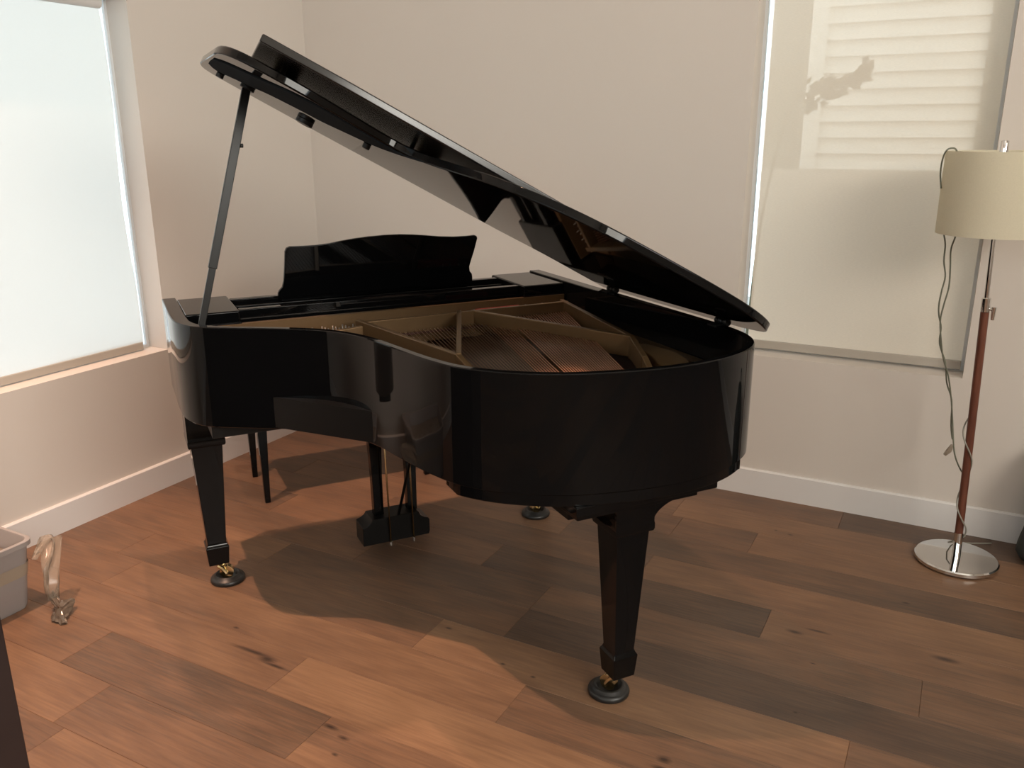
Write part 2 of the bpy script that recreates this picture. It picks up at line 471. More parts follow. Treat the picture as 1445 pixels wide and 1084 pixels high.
fr = empty('garden_fence', (-.4, 4.85, 0), 0, 'low grey-beige fence outside, below the sided wall in the back window', 'fence')
for i in range(14):
    obj('fence_board', mbox(-.63+i*.2, -.63+i*.2+.198, -.01, .01, 0, 1.368), M['fence'], fr)
obj('fence_rail', mbox(-.63,2.1,.01,.05,1.0,1.08), M['fence'], fr)
sr = empty('leafy_branch_shrub', (-.86, 4.62, 0), 0, 'small leafy branch casting a dim silhouette on the back window blind', 'plant')
stem = [(-.15,0,0),(-.13,0,.6),(-.1,.02,1.2),(0,0,1.68),(.12,0,1.74),(.26,0,1.80)]
obj('stem', mtube(catmull(stem, 6), .008, 6), M['leaf'], sr, True)
bm = bmesh.new(); rnd = random.Random(3)
for i in range(85):
    t = rnd.random()
    c0 = Vector((.04+.30*t, rnd.uniform(-.05,.05), 1.70+.13*t+rnd.gauss(0,.035-.012*t)))
    a = rnd.uniform(-.6,1.2); l = rnd.uniform(.035,.07); w = l*.32
    d = Vector((math.cos(a), rnd.uniform(-.3,.3), math.sin(a))).normalized(); s = d.cross(Vector((0,1,0))).normalized()
    p = [c0, c0+d*l*.45+s*w, c0+d*l, c0+d*l*.45-s*w]
    bm.faces.new([bm.verts.new(q) for q in p])
tg = obj('foliage', bm, M['leaf'], sr); 
M['ground'] = pmat('outdoor_concrete', (.35,.34,.32), .9)
struct('outdoor_ground', mbox(-6, 6, 3.9, 9, -.2, -.1), M['ground'])['kind'] = 'structure'  # outdoor ground slab beyond the back wall

# ------------------------------------------------------------------ GRAND PIANO  (local x = towards the tail (w), local y = towards the bass (u))
ang = math.radians(-36.45)
PO = Vector((-2.2095, 1.9582, 0))
piano = empty('grand_piano', PO, ang, 'black polished baby grand piano with its lid propped open', 'piano')
def PW(u, w, z):      # piano coords -> world
    return PO + Matrix.Rotation(ang, 3, 'Z') @ Vector((w, u, z))

ZT, ZB = 1.010, .700
RIM = [(-.100,-.185),(-.100,-.05),(-.101,.109),(-.094,.225),(-.066,.306),(-.021,.354),(.06,.405),(.161,.463),(.262,.535),(.325,.615),
       (.369,.718),(.404,.87),(.434,.99),(.476,1.095),(.553,1.185),(.67,1.262),(.811,1.306),(.957,1.326),(1.095,1.315),(1.205,1.277),
       (1.288,1.217),(1.337,1.135),(1.358,1.03),(1.362,.89),(1.362,.5),(1.362,.1),(1.362,-.185)]
def smooth_outline(P, n=7):
    return [(p.x, p.y) for p in catmull([(a, b, 0) for a, b in P], n)]
OUT = smooth_outline(RIM)
def offset(poly, d):
    out = []
    for i, p in enumerate(poly):
        a = Vector(poly[max(i-1,0)]); b = Vector(poly[min(i+1, len(poly)-1)])
        t = (b-a).normalized(); n = Vector((t.y, -t.x))   # inward for this winding
        out.append((p[0]+n.x*d, p[1]+n.y*d))
    return out
SGN = 1
if not (offset(OUT, .045)[len(OUT)//2][1] < OUT[len(OUT)//2][1]): SGN = -1
def off_in(d): return offset(OUT, SGN*d)
def rim_th(p):      # the case is thicker beside the cheeks, slimmer round the curve
    if p[0] < .5: return .045 - .023*min(1, max(0, (p[1]-.20)/.20))
    return .045 - .023*min(1, max(0, (p[1]-.30)/.5))
_a, _b = off_in(0), off_in(1.0)
def off_var(d0):
    return [(p[0]+(b[0]-a[0])*(rim_th(p)+d0), p[1]+(b[1]-a[1])*(rim_th(p)+d0)) for p, a, b in zip(OUT, _a, _b)]
INN = off_var(0)

# rim (bent case)
bm = bmesh.new(); c = .0025
O2 = off_in(c); I2 = off_var(-c)
prof = [(OUT, ZB+c), (OUT, ZT-c), (O2, ZT), (I2, ZT), (INN, ZT-c), (INN, ZB+c), (I2, ZB), (O2, ZB)]
rings = [[bm.verts.new((w, u, z)) for (u, w) in poly] for poly, z in prof]
n = len(OUT)
for a in range(len(rings)):
    b = (a+1) % len(rings)
    for i in range(n-1): bm.faces.new((rings[a][i], rings[a][i+1], rings[b][i+1], rings[b][i]))
bm.faces.new([r[0] for r in rings]); bm.faces.new([r[-1] for r in rings][::-1])
obj('rim', bm, M['black'], piano, 'auto')

# keybed, cheek blocks, fallboard, rails -----------------------------
def pbox(name, u0, u1, w0, w1, z0, z1, mat='black', bev=.003, parent=None):
    o = obj(name, mbox(w0, w1, u0, u1, z0, z1), M[mat], parent or piano)
    return bevel(o, bev) if bev else o
pbox('keybed', -.03, 1.292, -.195, .33, .655, .700, 'black_satin')
pbox('cheek_block', -.054, .115, -.185, .112, .9, 1.004, bev=.006)
pbox('cheek_block', 1.143, 1.316, -.185, .112, .9, 1.004, bev=.006)
pbox('key_slip', -.054, 1.316, -.19, -.165, .70, .80)
pbox('fallboard', .117, 1.141, -.175, -.150, .802, .985, bev=.006)
pbox('music_shelf', .117, 1.141, -.148, .045, .955, .966, bev=.002)
pbox('front_rail', .117, 1.141, -.150, -.118, .967, 1.000)
pbox('middle_rail', .117, 1.141, -.085, -.070, .967, .985)
pbox('rear_rail', .117, 1.141, .047, .078, .955, 1.000)
pbox('name_board', -.054, 1.316, .080, .100, .80, .955, bev=.001)
for u0, u1 in ((-.054,.117),(1.141,1.316)):
    pbox('block_filler', u0, u1, .10, .12, .80, .966, bev=.001)

# music desk ---------------------------------------------------------
desk = [(.272,1.000),(.2735,1.018),(.279,1.028),(.289,1.038),(.295,1.06),(.299,1.10),(.304,1.165),(.309,1.176),(.321,1.181),(.365,1.180),(.413,1.1805),(.46,1.184),
        (.50,1.1905),(.55,1.1965),(.60,1.2005),(.66,1.203),(.72,1.2025),(.77,1.199),(.82,1.1935),(.87,1.187),(.93,1.1825),(.98,1.1825),(1.012,1.1845),(1.022,1.181),(1.026,1.172),
        (1.021,1.15),(1.014,1.12),(1.003,1.082),(.998,1.062),(1.001,1.045),(1.010,1.035),(1.013,1.020),(1.013,1.000)]
bm = bmesh.new()
lean = lambda z: -.082 + (z-1.0)*.16
A = [bm.verts.new((lean(z)-.008, u, z)) for u, z in desk]; B = [bm.verts.new((lean(z)+.008, u, z)) for u, z in desk]
n = len(desk); bm.faces.new(A); bm.faces.new(B[::-1])
for i in range(n): bm.faces.new((A[i], A[(i+1)%n], B[(i+1)%n], B[i]))
bevel(obj('music_desk', bm, M['black'], piano), .0035, 3, 50)
pbox('desk_ledge', .285, 1.0, -.125, -.088, .985, 1.0)
# iron plate, soundboard, strings ------------------------------------
def clip_w(poly, wmin):
    return [(u, w) for u, w in poly if w >= wmin]
inner = off_in(.024)
sb = [(u, w) for u, w in inner if w > .10]
bm = bmesh.new(); prism(bm, [(w, u) for u, w in [(sb[0][0], .10)] + sb + [(sb[-1][0], .10)]], .852, .860)
obj('soundboard', bm, M['soundboard'], piano)
# plate flange around the rim + pin field
bm = bmesh.new()
fo = off_in(.026); fi = off_in(.100)
pts = [(a, b) for a, b in zip(fo, fi) if a[1] > .12 and b[1] > .12]
Vt = [[bm.verts.new((a[1], a[0], .893)), bm.verts.new((b[1], b[0], .905)), bm.verts.new((b[1], b[0], .880)), bm.verts.new((a[1], a[0], .870))] for a, b in pts]
for i in range(len(Vt)-1):
    for k in range(4): bm.faces.new((Vt[i][k], Vt[i+1][k], Vt[i+1][(k+1)%4], Vt[i][(k+1)%4]))
box(bm, .110, .245, -.05, 1.31, .868, .906)
box(bm, .104, .124, -.05, 1.31, .90, .962)
plate = obj('iron_plate', bm, M['gold'], piano, 'auto')
def strut(p0, p1, z0, z1, th=.016, zb=.888, name='plate_strut', n=1):
    a = Vector((p0[1], p0[0], 0)); b = Vector((p1[1], p1[0], 0)); t = (b-a).normalized(); s = Vector((-t.y, t.x, 0))*th/2
    bm = bmesh.new(); A = []
    for k in range(n+1):
        f = k/n; p = a.lerp(b, f); z = z0+(z1-z0)*f
        A.append([bm.verts.new((p.x-s.x, p.y-s.y, zb)), bm.verts.new((p.x+s.x, p.y+s.y, zb)), bm.verts.new((p.x+s.x, p.y+s.y, z)), bm.verts.new((p.x-s.x, p.y-s.y, z))])
    for k in range(n):
        for i in range(4): bm.faces.new((A[k][i], A[k+1][i], A[k+1][(i+1)%4], A[k][(i+1)%4]))
    bm.faces.new(A[0]); bm.faces.new(A[-1][::-1])
    return bevel(obj(name, bm, M['gold'], plate), .003, 2)
zt = .957
strut((.495,.243), (1.268,.226), zt, zt, .016)                  # long cross bar
strut((.22,.245), (.495,.243), .925, .945, .016)
strut((.08,.262), (.22,.245), .915, .925, .016)
strut((.478,.20), (.607,.775), zt, zt-.002, .018)
strut((.607,.775), (.63,.90), zt-.002, .905, .018)
strut((.842,.205), (.608,.775), zt, zt, .016)
strut((.882,.222), (1.172,.800), zt, zt-.002, .018)
strut((1.262,.19), (1.172,.800), zt, zt-.002, .018)
strut((1.172,.800), (1.085,1.00), zt-.002, .945, .018)
strut((1.085,1.00), (1.02,1.17), .945, .900, .018)
strut((.20,.20), (.25,.46), .925, .905, .014)
bm = bmesh.new()
prism(bm, [(w, u) for u, w in smooth_outline([(1.165,.79),(1.205,.82),(1.225,.90),(1.222,.99),(1.19,1.07),(1.14,1.13),(1.09,1.16),(1.10,1.06),(1.145,.93),(1.165,.79)], 4)[:-1]], .88, .930)
bevel(obj('plate_horn', bm, M['gold'], plate), .004, 2, 50)
# red felt strip and tuning pins
obj('felt_strip', mbox(.262, .285, .12, 1.22, .9055, .9085), M['brown_felt'], plate)
obj('felt_strip', mbox(.213, .226, .90, 1.07, .906, .957), M['felt'], plate)
pinm = None
def place_copy(src, parent, loc):
    o = src.copy(); C.objects.link(o); o.parent = parent; o.location = loc; return o
pin0 = obj('tuning_pin', mtube([(0,0,0),(0,0,.036)], .0028, 6), M['pin_dark'], piano, True)
k = 0
pin_spots = []
for i in range(32):
    for rj in range(3):
        pin_spots.append((.160+rj*.020+(i%2)*.007, .16+i*.0345+rj*.006, .908 if i > 21 else .900))
pin0.location = pin_spots[0]
for s in pin_spots[1:96]: place_copy(pin0, piano, s)

def inner_limit(u):      # largest w inside the plate flange at this u
    best = 0
    for a, b in zip(fi, fi[1:]):
        if (a[0]-u)*(b[0]-u) <= 0 and abs(a[0]-b[0]) > 1e-6:
            f = (u-a[0])/(b[0]-a[0]); best = max(best, a[1]+(b[1]-a[1])*f)
    return best
def string(p0, p1, r, mat):
    return obj('string', mtube([(p0[1], p0[0], p0[2]), (p1[1], p1[0], p1[2])], r, 5), M[mat], piano, True)
# overstrung bass and tenor strings
nb = 54
for i in range(nb):
    f = i/(nb-1)
    uf = .66 + .585*f**.9; sl = -.12 - .19*f
    we = .40
    while we < 1.25:
        uu = uf + sl*(we-.25)
        if we > inner_limit(uu) - .015: break
        we += .01
    string((uf, .25, .912+.010*(f>.55)), (uf+sl*(we-.25), we, .908+.008*(f>.55)), .0013+.0013*f, 'copper' if f > .4 else 'steel')
for i in range(42):
    f = i/41
    uf = .09 + .56*f; sl = -.02-.10*f
    we = .3
    while we < 1.2:
        uu = uf + sl*(we-.25)
        if we > inner_limit(uu) - .015: break
        we += .01
    string((uf, .25, .909), (uf+sl*(we-.25), we, .905), .0009, 'steel')
# bridge
obj('bridge', mtube([(w, u, .872) for u, w in smooth_outline([(.16,.40),(.32,.55),(.47,.78),(.60,.98),(.80,1.10)], 6)], .014, 8), M['soundboard'], piano, True)
# braces below
for (a, b) in (((.10,.35),(.75,1.1)), ((1.25,.35),(1.0,1.1))):
    A = Vector((a[1], a[0], 0)); B = Vector((b[1], b[0], 0)); t = (B-A).normalized(); s = Vector((-t.y, t.x, 0))*.035
    bm = bmesh.new(); prism(bm, [((A-s).x,(A-s).y), ((B-s).x,(B-s).y), ((B+s).x,(B+s).y), ((A+s).x,(A+s).y)], .705, .80)
    obj('under_brace', bm, M['black_satin'], piano)
# tail leg plates (stepped blocks under the tail)
ins = off_in(.006)
tp = [(u, w) for u, w in ins if w > 1.075 and u < 1.235]
poly = [(tp[0][0], 1.0)] + tp + [(1.235, tp[-1][1]), (1.235, 1.0)]
bm = bmesh.new(); prism(bm, [(w, u) for u, w in poly], .668, .7005)
bevel(obj('tail_block', bm, M['black'], piano), .003)
pbox('leg_plate', .705, 1.138, .95, 1.285, .642, .669)
pbox('leg_plate', .725, 1.097, .97, 1.255, .617, .641)
pbox('leg_plate', .770, .96, .96, 1.130, .557, .618)
pbox('leg_plate', .852, .945, 1.10, 1.236, .556, .618)
# curved bracket on the bass side of the tail leg
bm = bmesh.new(); pr_ = []
for k in range(13):
    a = k/12*PI/2
    pr_.append((.970+.122*(1-math.cos(a)), .556+.061*math.sin(a)))
poly = [(.93,.556)] + pr_ + [(.93,.617)]
A = [bm.verts.new((1.125, u, z)) for u, z in poly]; B = [bm.verts.new((1.236, u, z)) for u, z in poly]
n = len(poly); bm.faces.new(A); bm.faces.new(B[::-1])
for i in range(n): bm.faces.new((A[i], A[(i+1)%n], B[(i+1)%n], B[i]))
bevel(obj('leg_bracket', bm, M['black'], piano), .002, 2, 50)

# legs with casters --------------------------------------------------
def leg(u, w, ztop, cup):
    bm = bmesh.new()
    lv = [(.078,.0340),(.1435,.0392),(.146,.0395),(.1545,.0345),(.163,.0315),(.533,.0508),(.534,.0590),(.542,.0615),(.556,.0615),(.562,.0600),(ztop,.0600)]
    R = []
    for z, h in lv: R.append([bm.verts.new((w+a*h, u+b*h, z)) for a, b in ((-1,-1),(1,-1),(1,1),(-1,1))])
    for a, b in zip(R, R[1:]):
        for i in range(4): bm.faces.new((a[i], a[(i+1)%4], b[(i+1)%4], b[i]))
    bm.faces.new(R[0][::-1]); bm.faces.new(R[-1])
    l = bevel(obj('leg', bm, M['black'], piano), .0018, 2, 25)
    cu, cw = cup
    bm = bmesh.new()
    lathe(bm, [(0,.079),(.024,.079),(.024,.074),(.012,.072),(.011,.064),(0,.064)], 20, w, u)
    d = Vector((cw-w, cu-u, 0)); L_ = max(d.length, .012)
    t = d.normalized() if d.length > 1e-4 else Vector((1,0,0)); s = Vector((-t.y, t.x, 0))
    for sg in (-1, 1):
        o0 = Vector((w, u, .066)) + s*sg*.015; o1 = Vector((cw, cu, .036)) + s*sg*.017
        tube(bm, [o0, (o0+o1)/2+Vector((0,0,.006)), o1], [.0075,.0085,.007], 8)
    tube(bm, [Vector((cw, cu, .036))-s*.022, Vector((cw, cu, .036))+s*.022], .006, 10)
    c_ = obj('caster_fork', bm, M['brass'], l, 'auto')
    bm = bmesh.new(); q = Vector((cw, cu, .0365))
    tube(bm, [q-s*.011, q-s*.010, q+s*.010, q+s*.011], [.021,.0242,.0242,.021], 24)
    obj('caster_wheel', bm, M['brass'], l, 'auto')
    return l
CUPS = [(0,0), (1.256,-.001), (.899,1.156)]
leg(-.026, -.008, .656, CUPS[0]); leg(1.290, -.008, .656, CUPS[1]); leg(.912, 1.180, .618, CUPS[2])
cup_labels = ['round black caster cup under the leg at the piano\'s left, keyboard end', 'round black caster cup farthest back, under the far front leg',
              'round black caster cup under the tail leg, nearest the camera']
cup0 = None
for (u, w), lb in zip(CUPS, cup_labels):
    p = PW(u, w, 0)
    if cup0 is None:
        cup0 = obj('caster_cup', mlathe([(0,.0118),(.027,.0118),(.031,.016),(.036,.0265),(.040,.0285),(.0445,.0265),(.048,.020),(.053,.0185),(.0585,.0145),(.0605,.009),(.0595,.003),(.057,0),(0,0)], 48), M['rubber'], None, True)
        cup = cup0
    else: cup = cup0.copy(); C.objects.link(cup)
    cup.location = p; tag(cup, lb, 'caster cup', 'caster cups under the piano legs')
M['rubber'].node_tree.nodes['Principled BSDF'].inputs['Roughness'].default_value = .38

# pedal lyre ---------------------------------------------------------
lyre = empty('pedal_lyre'); lyre.parent = piano
bm = bmesh.new()
pr2 = [(.497,.036),(.762,.036),(.766,.05),(.766,.098),(.760,.106),(.745,.111),(.730,.122),(.722,.14),(.536,.14),(.53,.128),(.515,.118),(.497,.112)]
A = [bm.verts.new((-.058, u, z)) for u, z in pr2]; B = [bm.verts.new((.040, u, z)) for u, z in pr2]
n = len(pr2); bm.faces.new(A); bm.faces.new(B[::-1])
for i in range(n): bm.faces.new((A[i], A[(i+1)%n], B[(i+1)%n], B[i]))
bevel(obj('lyre_box', bm, M['black_satin'], lyre), .003)
for uc, lean_ in ((.574,-.008),(.709,.0)):
    bm = bmesh.new(); R = []
    for z, h in ((.13,.0185),(.30,.020),(.50,.027),(.656,.031)):
        cc = uc + lean_*(z-.13)
        R.append([bm.verts.new((-.012+a*.017, cc+b*h, z)) for a, b in ((-1,-1),(1,-1),(1,1),(-1,1))])
    for a, b in zip(R, R[1:]):
        for i in range(4): bm.faces.new((a[i], a[(i+1)%4], b[(i+1)%4], b[i]))
    bm.faces.new(R[0][::-1]); bm.faces.new(R[-1])
    bevel(obj('lyre_post', bm, M['black'], lyre), .002)
for u_b, u_t in ((.602,.588),(.695,.683)):
    r_ = obj('pedal_rod', mtube([(.050,u_b,.036),(.053,u_t,.66)], .0032, 10), M['brass'], lyre, True)
    obj('rod_collar', mlathe([(0,.026),(.0062,.026),(.0062,.042),(0,.042)], 14, .050, u_b), M['pin'], r_, 'auto')
obj('lyre_brace', mtube([(.03,.640,.125),(.10,.685,.42),(.17,.70,.656)], .006, 8), M['black_satin'], lyre, True)
for i in range(3):
    obj('pedal', mtube([(-.05,.575+i*.055,.062),(-.10,.575+i*.055,.060),(-.15,.575+i*.055,.045)], [.006,.009,.011], 10), M['brass'], lyre, True)

# lid ----------------------------------------------------------------
TH, UH, ZH = math.radians(29.6), 1.358, 1.020
lid = empty('lid'); lid.parent = piano
# local lid frame: x = w, y = s (from hinge towards treble), z = h (normal)
lid.matrix_local = Matrix(((1,0,0,0),(0,-math.cos(TH),math.sin(TH),UH),(0,math.sin(TH),math.cos(TH),ZH),(0,0,0,1)))
# (mirrored frame would flip handedness; build with explicit points instead)
lid.matrix_local = Matrix.Identity(4)
def LP(s, w, h): return (w, UH - s*math.cos(TH) + h*math.sin(TH), ZH + s*math.sin(TH) + h*math.cos(TH))
TAIL = [(-.020,1.04),(.000,1.15),(.020,1.20),(.07,1.235),(.13,1.255),(.20,1.262),(.30,1.250),(.39,1.228),(.50,1.198),(.60,1.163),(.68,1.115),(.74,1.058),(.79,.995),(.835,.915),
        (.870,.820),(.900,.735),(.935,.670),(.985,.628),(1.06,.618),(1.16,.622),(1.28,.618),(1.38,.600),(1.44,.575),(1.475,.525),(1.487,.45)]
FRONT = [(-.020,.30),(.10,.285),(.266,.262),(.448,.205),(.75,.155),(1.03,.095),(1.25,.060),(1.40,.040),(1.455,.050),(1.478,.085),(1.487,.14)]
def interp(P, s):
    if s <= P[0][0]: return P[0][1]
    for a, b in zip(P, P[1:]):
        if s <= b[0]: return a[1]+(b[1]-a[1])*(s-a[0])/(b[0]-a[0])
    return P[-1][1]
TS = [(p.x, p.y) for p in catmull([(a,b,0) for a,b in TAIL], 6)]
FS = [(p.x, p.y) for p in catmull([(a,b,0) for a,b in FRONT], 6)]
def slab(name, s_list, fw, tw, h0, h1, mat, parent, nw=10, bev=.009, seg=4, shear=0):
    bm = bmesh.new(); top = []; botm = []
    for s in s_list:
        a, b = fw(s), tw(s)
        ws = [a+(b-a)*k/nw for k in range(nw+1)]; ss = [s+shear*(w-.7)*s/1.42 for w in ws]
        top.append([bm.verts.new(LP(q, w, h1)) for q, w in zip(ss, ws)])
        botm.append([bm.verts.new(LP(q, w, h0)) for q, w in zip(ss, ws)])
    m = len(s_list)
    for i in range(m-1):
        for k in range(nw):
            bm.faces.new((top[i][k], top[i][k+1], top[i+1][k+1], top[i+1][k]))
            bm.faces.new((botm[i][k], botm[i+1][k], botm[i+1][k+1], botm[i][k+1]))
        bm.faces.new((top[i][0], top[i+1][0], botm[i+1][0], botm[i][0]))
        bm.faces.new((top[i][nw], botm[i][nw], botm[i+1][nw], top[i+1][nw]))
    for k in range(nw):
        bm.faces.new((top[0][k], botm[0][k], botm[0][k+1], top[0][k+1]))
        bm.faces.new((top[-1][k], top[-1][k+1], botm[-1][k+1], botm[-1][k]))
    o = obj(name, bm, mat, parent)
    return bevel(o, bev, seg, 50)
sl = [-.020,-.012,0,.01,.02,.035,.05,.07,.1,.13,.165,.20]+[.25+.05*i for i in range(9)]+[.68+.02*i for i in range(18)]+[1.05+.04*i for i in range(8)]+[1.36,1.39,1.42,1.44,1.455,1.465,1.475,1.482,1.487]
slab('main_lid', sl, lambda s: interp(FS, s), lambda s: interp(TS, s), 0, .024, M['black'], lid)
FAR = [(0,.99),(.912,.812),(1.19,.763),(1.43,.703)]
fl_s = [.02,.2,.4,.6,.8,1.0,1.2,1.35,1.428]
slab('front_lid', fl_s, lambda s: interp(FS, s)+.012, lambda s: interp(FAR, s), .047, .068, M['flap'], lid, 6, .004, 3, .104)
for s, w in ((.3,.5),(.9,.45),(1.3,.35),(.3,.85)):
    obj('flap_buffer', mtube([LP(s, w, .022), LP(s, w, .049)], .008, 10), M['rubber'], lid, True)
# thin matte dark strip added along the treble side of the lid's underside
mu = [(1.476,.37),(1.452,.42),(1.41,.46),(1.35,.51),(1.28,.572),(1.20,.604),(1.10,.604),(1.0,.610),(.955,.64),(.932,.70)]
ml = [(1.474,.25),(1.444,.20),(1.39,.24),(1.353,.267),(1.303,.322),(1.21,.367),(1.153,.385),(1.091,.434),(1.038,.478),(1.0,.525),(.965,.60)]
bm = bmesh.new()
mp_ = [(p.x, p.y) for p in catmull([(a,b,0) for a,b in mu], 3)] + [(p.x, p.y) for p in catmull([(a,b,0) for a,b in ml[::-1]], 3)]
A = [bm.verts.new(LP(a, b, -.0035)) for a, b in mp_]; B = [bm.verts.new(LP(a, b, .001)) for a, b in mp_]
n = len(mp_); bm.faces.new(A); bm.faces.new(B[::-1])
for i in range(n): bm.faces.new((A[i], A[(i+1)%n], B[(i+1)%n], B[i]))
obj('lid_dark_strip', bm, M['matte_strip'], lid)
# folding hinge knuckles between lid halves, bumpers, prop socket
for s in (.25,.75,1.25):
    a = interp(FS, s)
    obj('flap_hinge', mtube([LP(s-.04, a+.010, .036), LP(s+.04, a+.010, .036)], .014, 8), M['brass'], lid, True)
def disc(name, s, w, r, h, mat, ell=1.0):
    bm = bmesh.new(); n = 20
    A = [bm.verts.new(LP(s+ell*r*math.cos(2*PI*k/n), w+r*math.sin(2*PI*k/n), -h)) for k in range(n)]
    B = [bm.verts.new(LP(s+ell*r*math.cos(2*PI*k/n), w+r*math.sin(2*PI*k/n), .001)) for k in range(n)]
    bm.faces.new(A); bm.faces.new(B[::-1])
    for k in range(n): bm.faces.new((A[k], A[(k+1)%n], B[(k+1)%n], B[k]))
    return bevel(obj(name, bm, M[mat], lid), .003, 2)
disc('rubber_bumper', 1.425, .150, .009, .012, 'rubber', 1.3)
disc('rubber_bumper', 1.017, .43, .010, .014, 'rubber', 1.2)
disc('prop_cup', 1.160, .200, .022, .014, 'rubber', 1.25)
disc('prop_cup', 1.350, .215, .020, .010, 'black_satin', 1.1)
# lid hinges on the bass rim
for w0 in (.385, .99):
    bm = bmesh.new()
    tube(bm, [(w0-.028, UH+.004, ZH-.002), (w0+.028, UH+.004, ZH-.002)], .0085, 12)
    for d in (-.02, 0, .02): tube(bm, [(w0+d-.0065, UH+.004, ZH-.002), (w0+d+.0065, UH+.004, ZH-.002)], .0105, 12)
    box(bm, w0-.022, w0+.022, UH-.035, UH+.002, ZT-.004, ZT+.0015)
    obj('lid_hinge', bm, M['black_satin'], piano, 'auto')
# prop stick
pb = Vector((.300, -.035, .965)); pt_ = Vector(LP(1.352, .215, -.008))
pk = pb.lerp(pt_, .285)
prop = empty('lid_prop'); prop.parent = piano
def bar4(a, b, wx, wy, name, mat, parent, rot=0):
    a, b = Vector(a), Vector(b); t = (b-a).normalized(); s = t.cross(Vector((math.cos(rot), math.sin(rot), 0))).normalized(); q = t.cross(s)
    bm = bmesh.new(); R = []
    for p in (a, b): R.append([bm.verts.new(p+s*x*wx/2+q*y*wy/2) for x, y in ((-1,-1),(1,-1),(1,1),(-1,1))])
    for i in range(4): bm.faces.new((R[0][i], R[0][(i+1)%4], R[1][(i+1)%4], R[1][i]))
    bm.faces.new(R[0][::-1]); bm.faces.new(R[1])
    return bevel(obj(name, bm, mat, parent), .002, 2)
t_ = (pt_-pb).normalized()
bar4(pb, pk+t_*.01, .020, .014, 'prop_foot', M['black_satin'], prop)
bar4(pk, pt_, .025, .017, 'prop_shaft', M['black_satin'], prop)
obj('prop_catch', mlathe([(0,-.006),(.005,-.006),(.006,0),(.005,.006),(0,.006)], 12), M['rubber'], prop, True, loc=pb.lerp(pt_, .775)+Vector((0,.017,0)))
obj('prop_pivot', mtube([pb-Vector((.014,0,-.004)), pb+Vector((.014,0,.004))], .007, 10), M['brass'], prop, True)

# ------------------------------------------------------------------ bench
bp = PW(.625, -.793, 0)
bench = empty('piano_bench', bp, ang, 'black wooden piano bench behind the piano, only its slim tapered legs showing', 'bench')
for sx in (-1, 1):
    for sy in (-1, 1):
        bm = bmesh.new(); R = []
        cx, cy = sx*.163, sy*.370
        for z, h in ((0,.0115),(.16,.0145),(.36,.0205),(.43,.0215)):
            R.append([bm.verts.new((cx+a*h+sx*.0, cy+b*h, z)) for a, b in ((-1,-1),(1,-1),(1,1),(-1,1))])
        for a, b in zip(R, R[1:]):
            for i in range(4): bm.faces.new((a[i], a[(i+1)%4], b[(i+1)%4], b[i]))
        bm.faces.new(R[0][::-1]); bm.faces.new(R[-1])
        bevel(obj('leg', bm, M['black'], bench), .0015)
bevel(obj('seat', mbox(-.19,.19,-.415,.415,.465,.49), M['black'], bench), .005, 3)
bevel(obj('apron', mbox(-.172,.172,-.38,.38,.385,.465), M['black'], bench), .003)

# ------------------------------------------------------------------ floor lamp
LX, LY = .122, 3.330
lamp = empty('floor_lamp', (LX, LY, 0), 0, 'floor lamp with round chrome foot, reddish wood pole and cream drum shade', 'floor lamp')
bx_, by_ = -.050, -.02      # pole lean over 1.5 m
def pole_pt(z): return Vector((bx_*z/1.5, by_*z/1.5, z))
obj('base', mlathe([(0,.004),(.139,.004),(.1435,.007),(.1435,.018),(.139,.0225),(.03,.0235),(0,.0235)], 64), M['chrome'], lamp, 'auto')
obj('base_pad', mlathe([(0,0),(.132,0),(.132,.0042),(0,.0042)], 48), M['rubber'], lamp, 'auto')
obj('base_socket', mtube([pole_pt(.02), pole_pt(.12)], .0155, 20), M['chrome'], lamp, 'auto')
obj('wood_pole', mtube([pole_pt(.105), pole_pt(.955)], .0140, 20), M['pole_wood'], lamp, 'auto')
ch = obj('pole_collar', mtube([pole_pt(.955), pole_pt(.957), pole_pt(1.003), pole_pt(1.005)], [.0125,.0155,.0155,.0125], 20), M['chrome'], lamp, 'auto')
bm = bmesh.new(); p = pole_pt(.955)
tube(bm, [p+Vector((.012,-.004,.012)), p+Vector((.026,-.008,.010))], .005, 10); tube(bm, [p+Vector((.026,-.008,.02)), p+Vector((.026,-.008,-.024))], [.008,.006], 10)
obj('height_knob', bm, M['chrome'], ch, 'auto')
obj('chrome_pole', mtube([pole_pt(.99), pole_pt(1.49)], .0085, 20), M['chrome'], lamp, 'auto')
obj('finial', mtube([pole_pt(1.475), pole_pt(1.523), pole_pt(1.525)], [.0135,.0135,.012], 20), M['chrome'], lamp, 'auto')
def lampshade_mat():
    m = bpy.data.materials.new('cream_linen_shade'); m.use_nodes = True; nt = m.node_tree; N = nt.nodes; L = nt.links
    for n in list(N): N.remove(n)
    out = N.new('ShaderNodeOutputMaterial'); d = N.new('ShaderNodeBsdfDiffuse'); t = N.new('ShaderNodeBsdfTranslucent'); mx = N.new('ShaderNodeMixShader'); mx.inputs[0].default_value = .5
    tc = N.new('ShaderNodeTexCoord'); n = N.new('ShaderNodeTexNoise'); n.inputs['Scale'].default_value = 240; n.inputs['Detail'].default_value = 2; L.new(tc.outputs['Object'], n.inputs['Vector'])
    r = N.new('ShaderNodeValToRGB'); r.color_ramp.elements[0].color = (.80,.76,.64,1); r.color_ramp.elements[1].color = (.88,.84,.71,1); L.new(n.outputs['Fac'], r.inputs['Fac'])
    L.new(r.outputs['Color'], d.inputs['Color']); L.new(r.outputs['Color'], t.inputs['Color'])
    L.new(d.outputs[0], mx.inputs[1]); L.new(t.outputs[0], mx.inputs[2]); L.new(mx.outputs[0], out.inputs[0]); return m
M['linen'] = lampshade_mat()
c0 = pole_pt(1.36); z0, z1 = 1.222, 1.492
bm = bmesh.new()
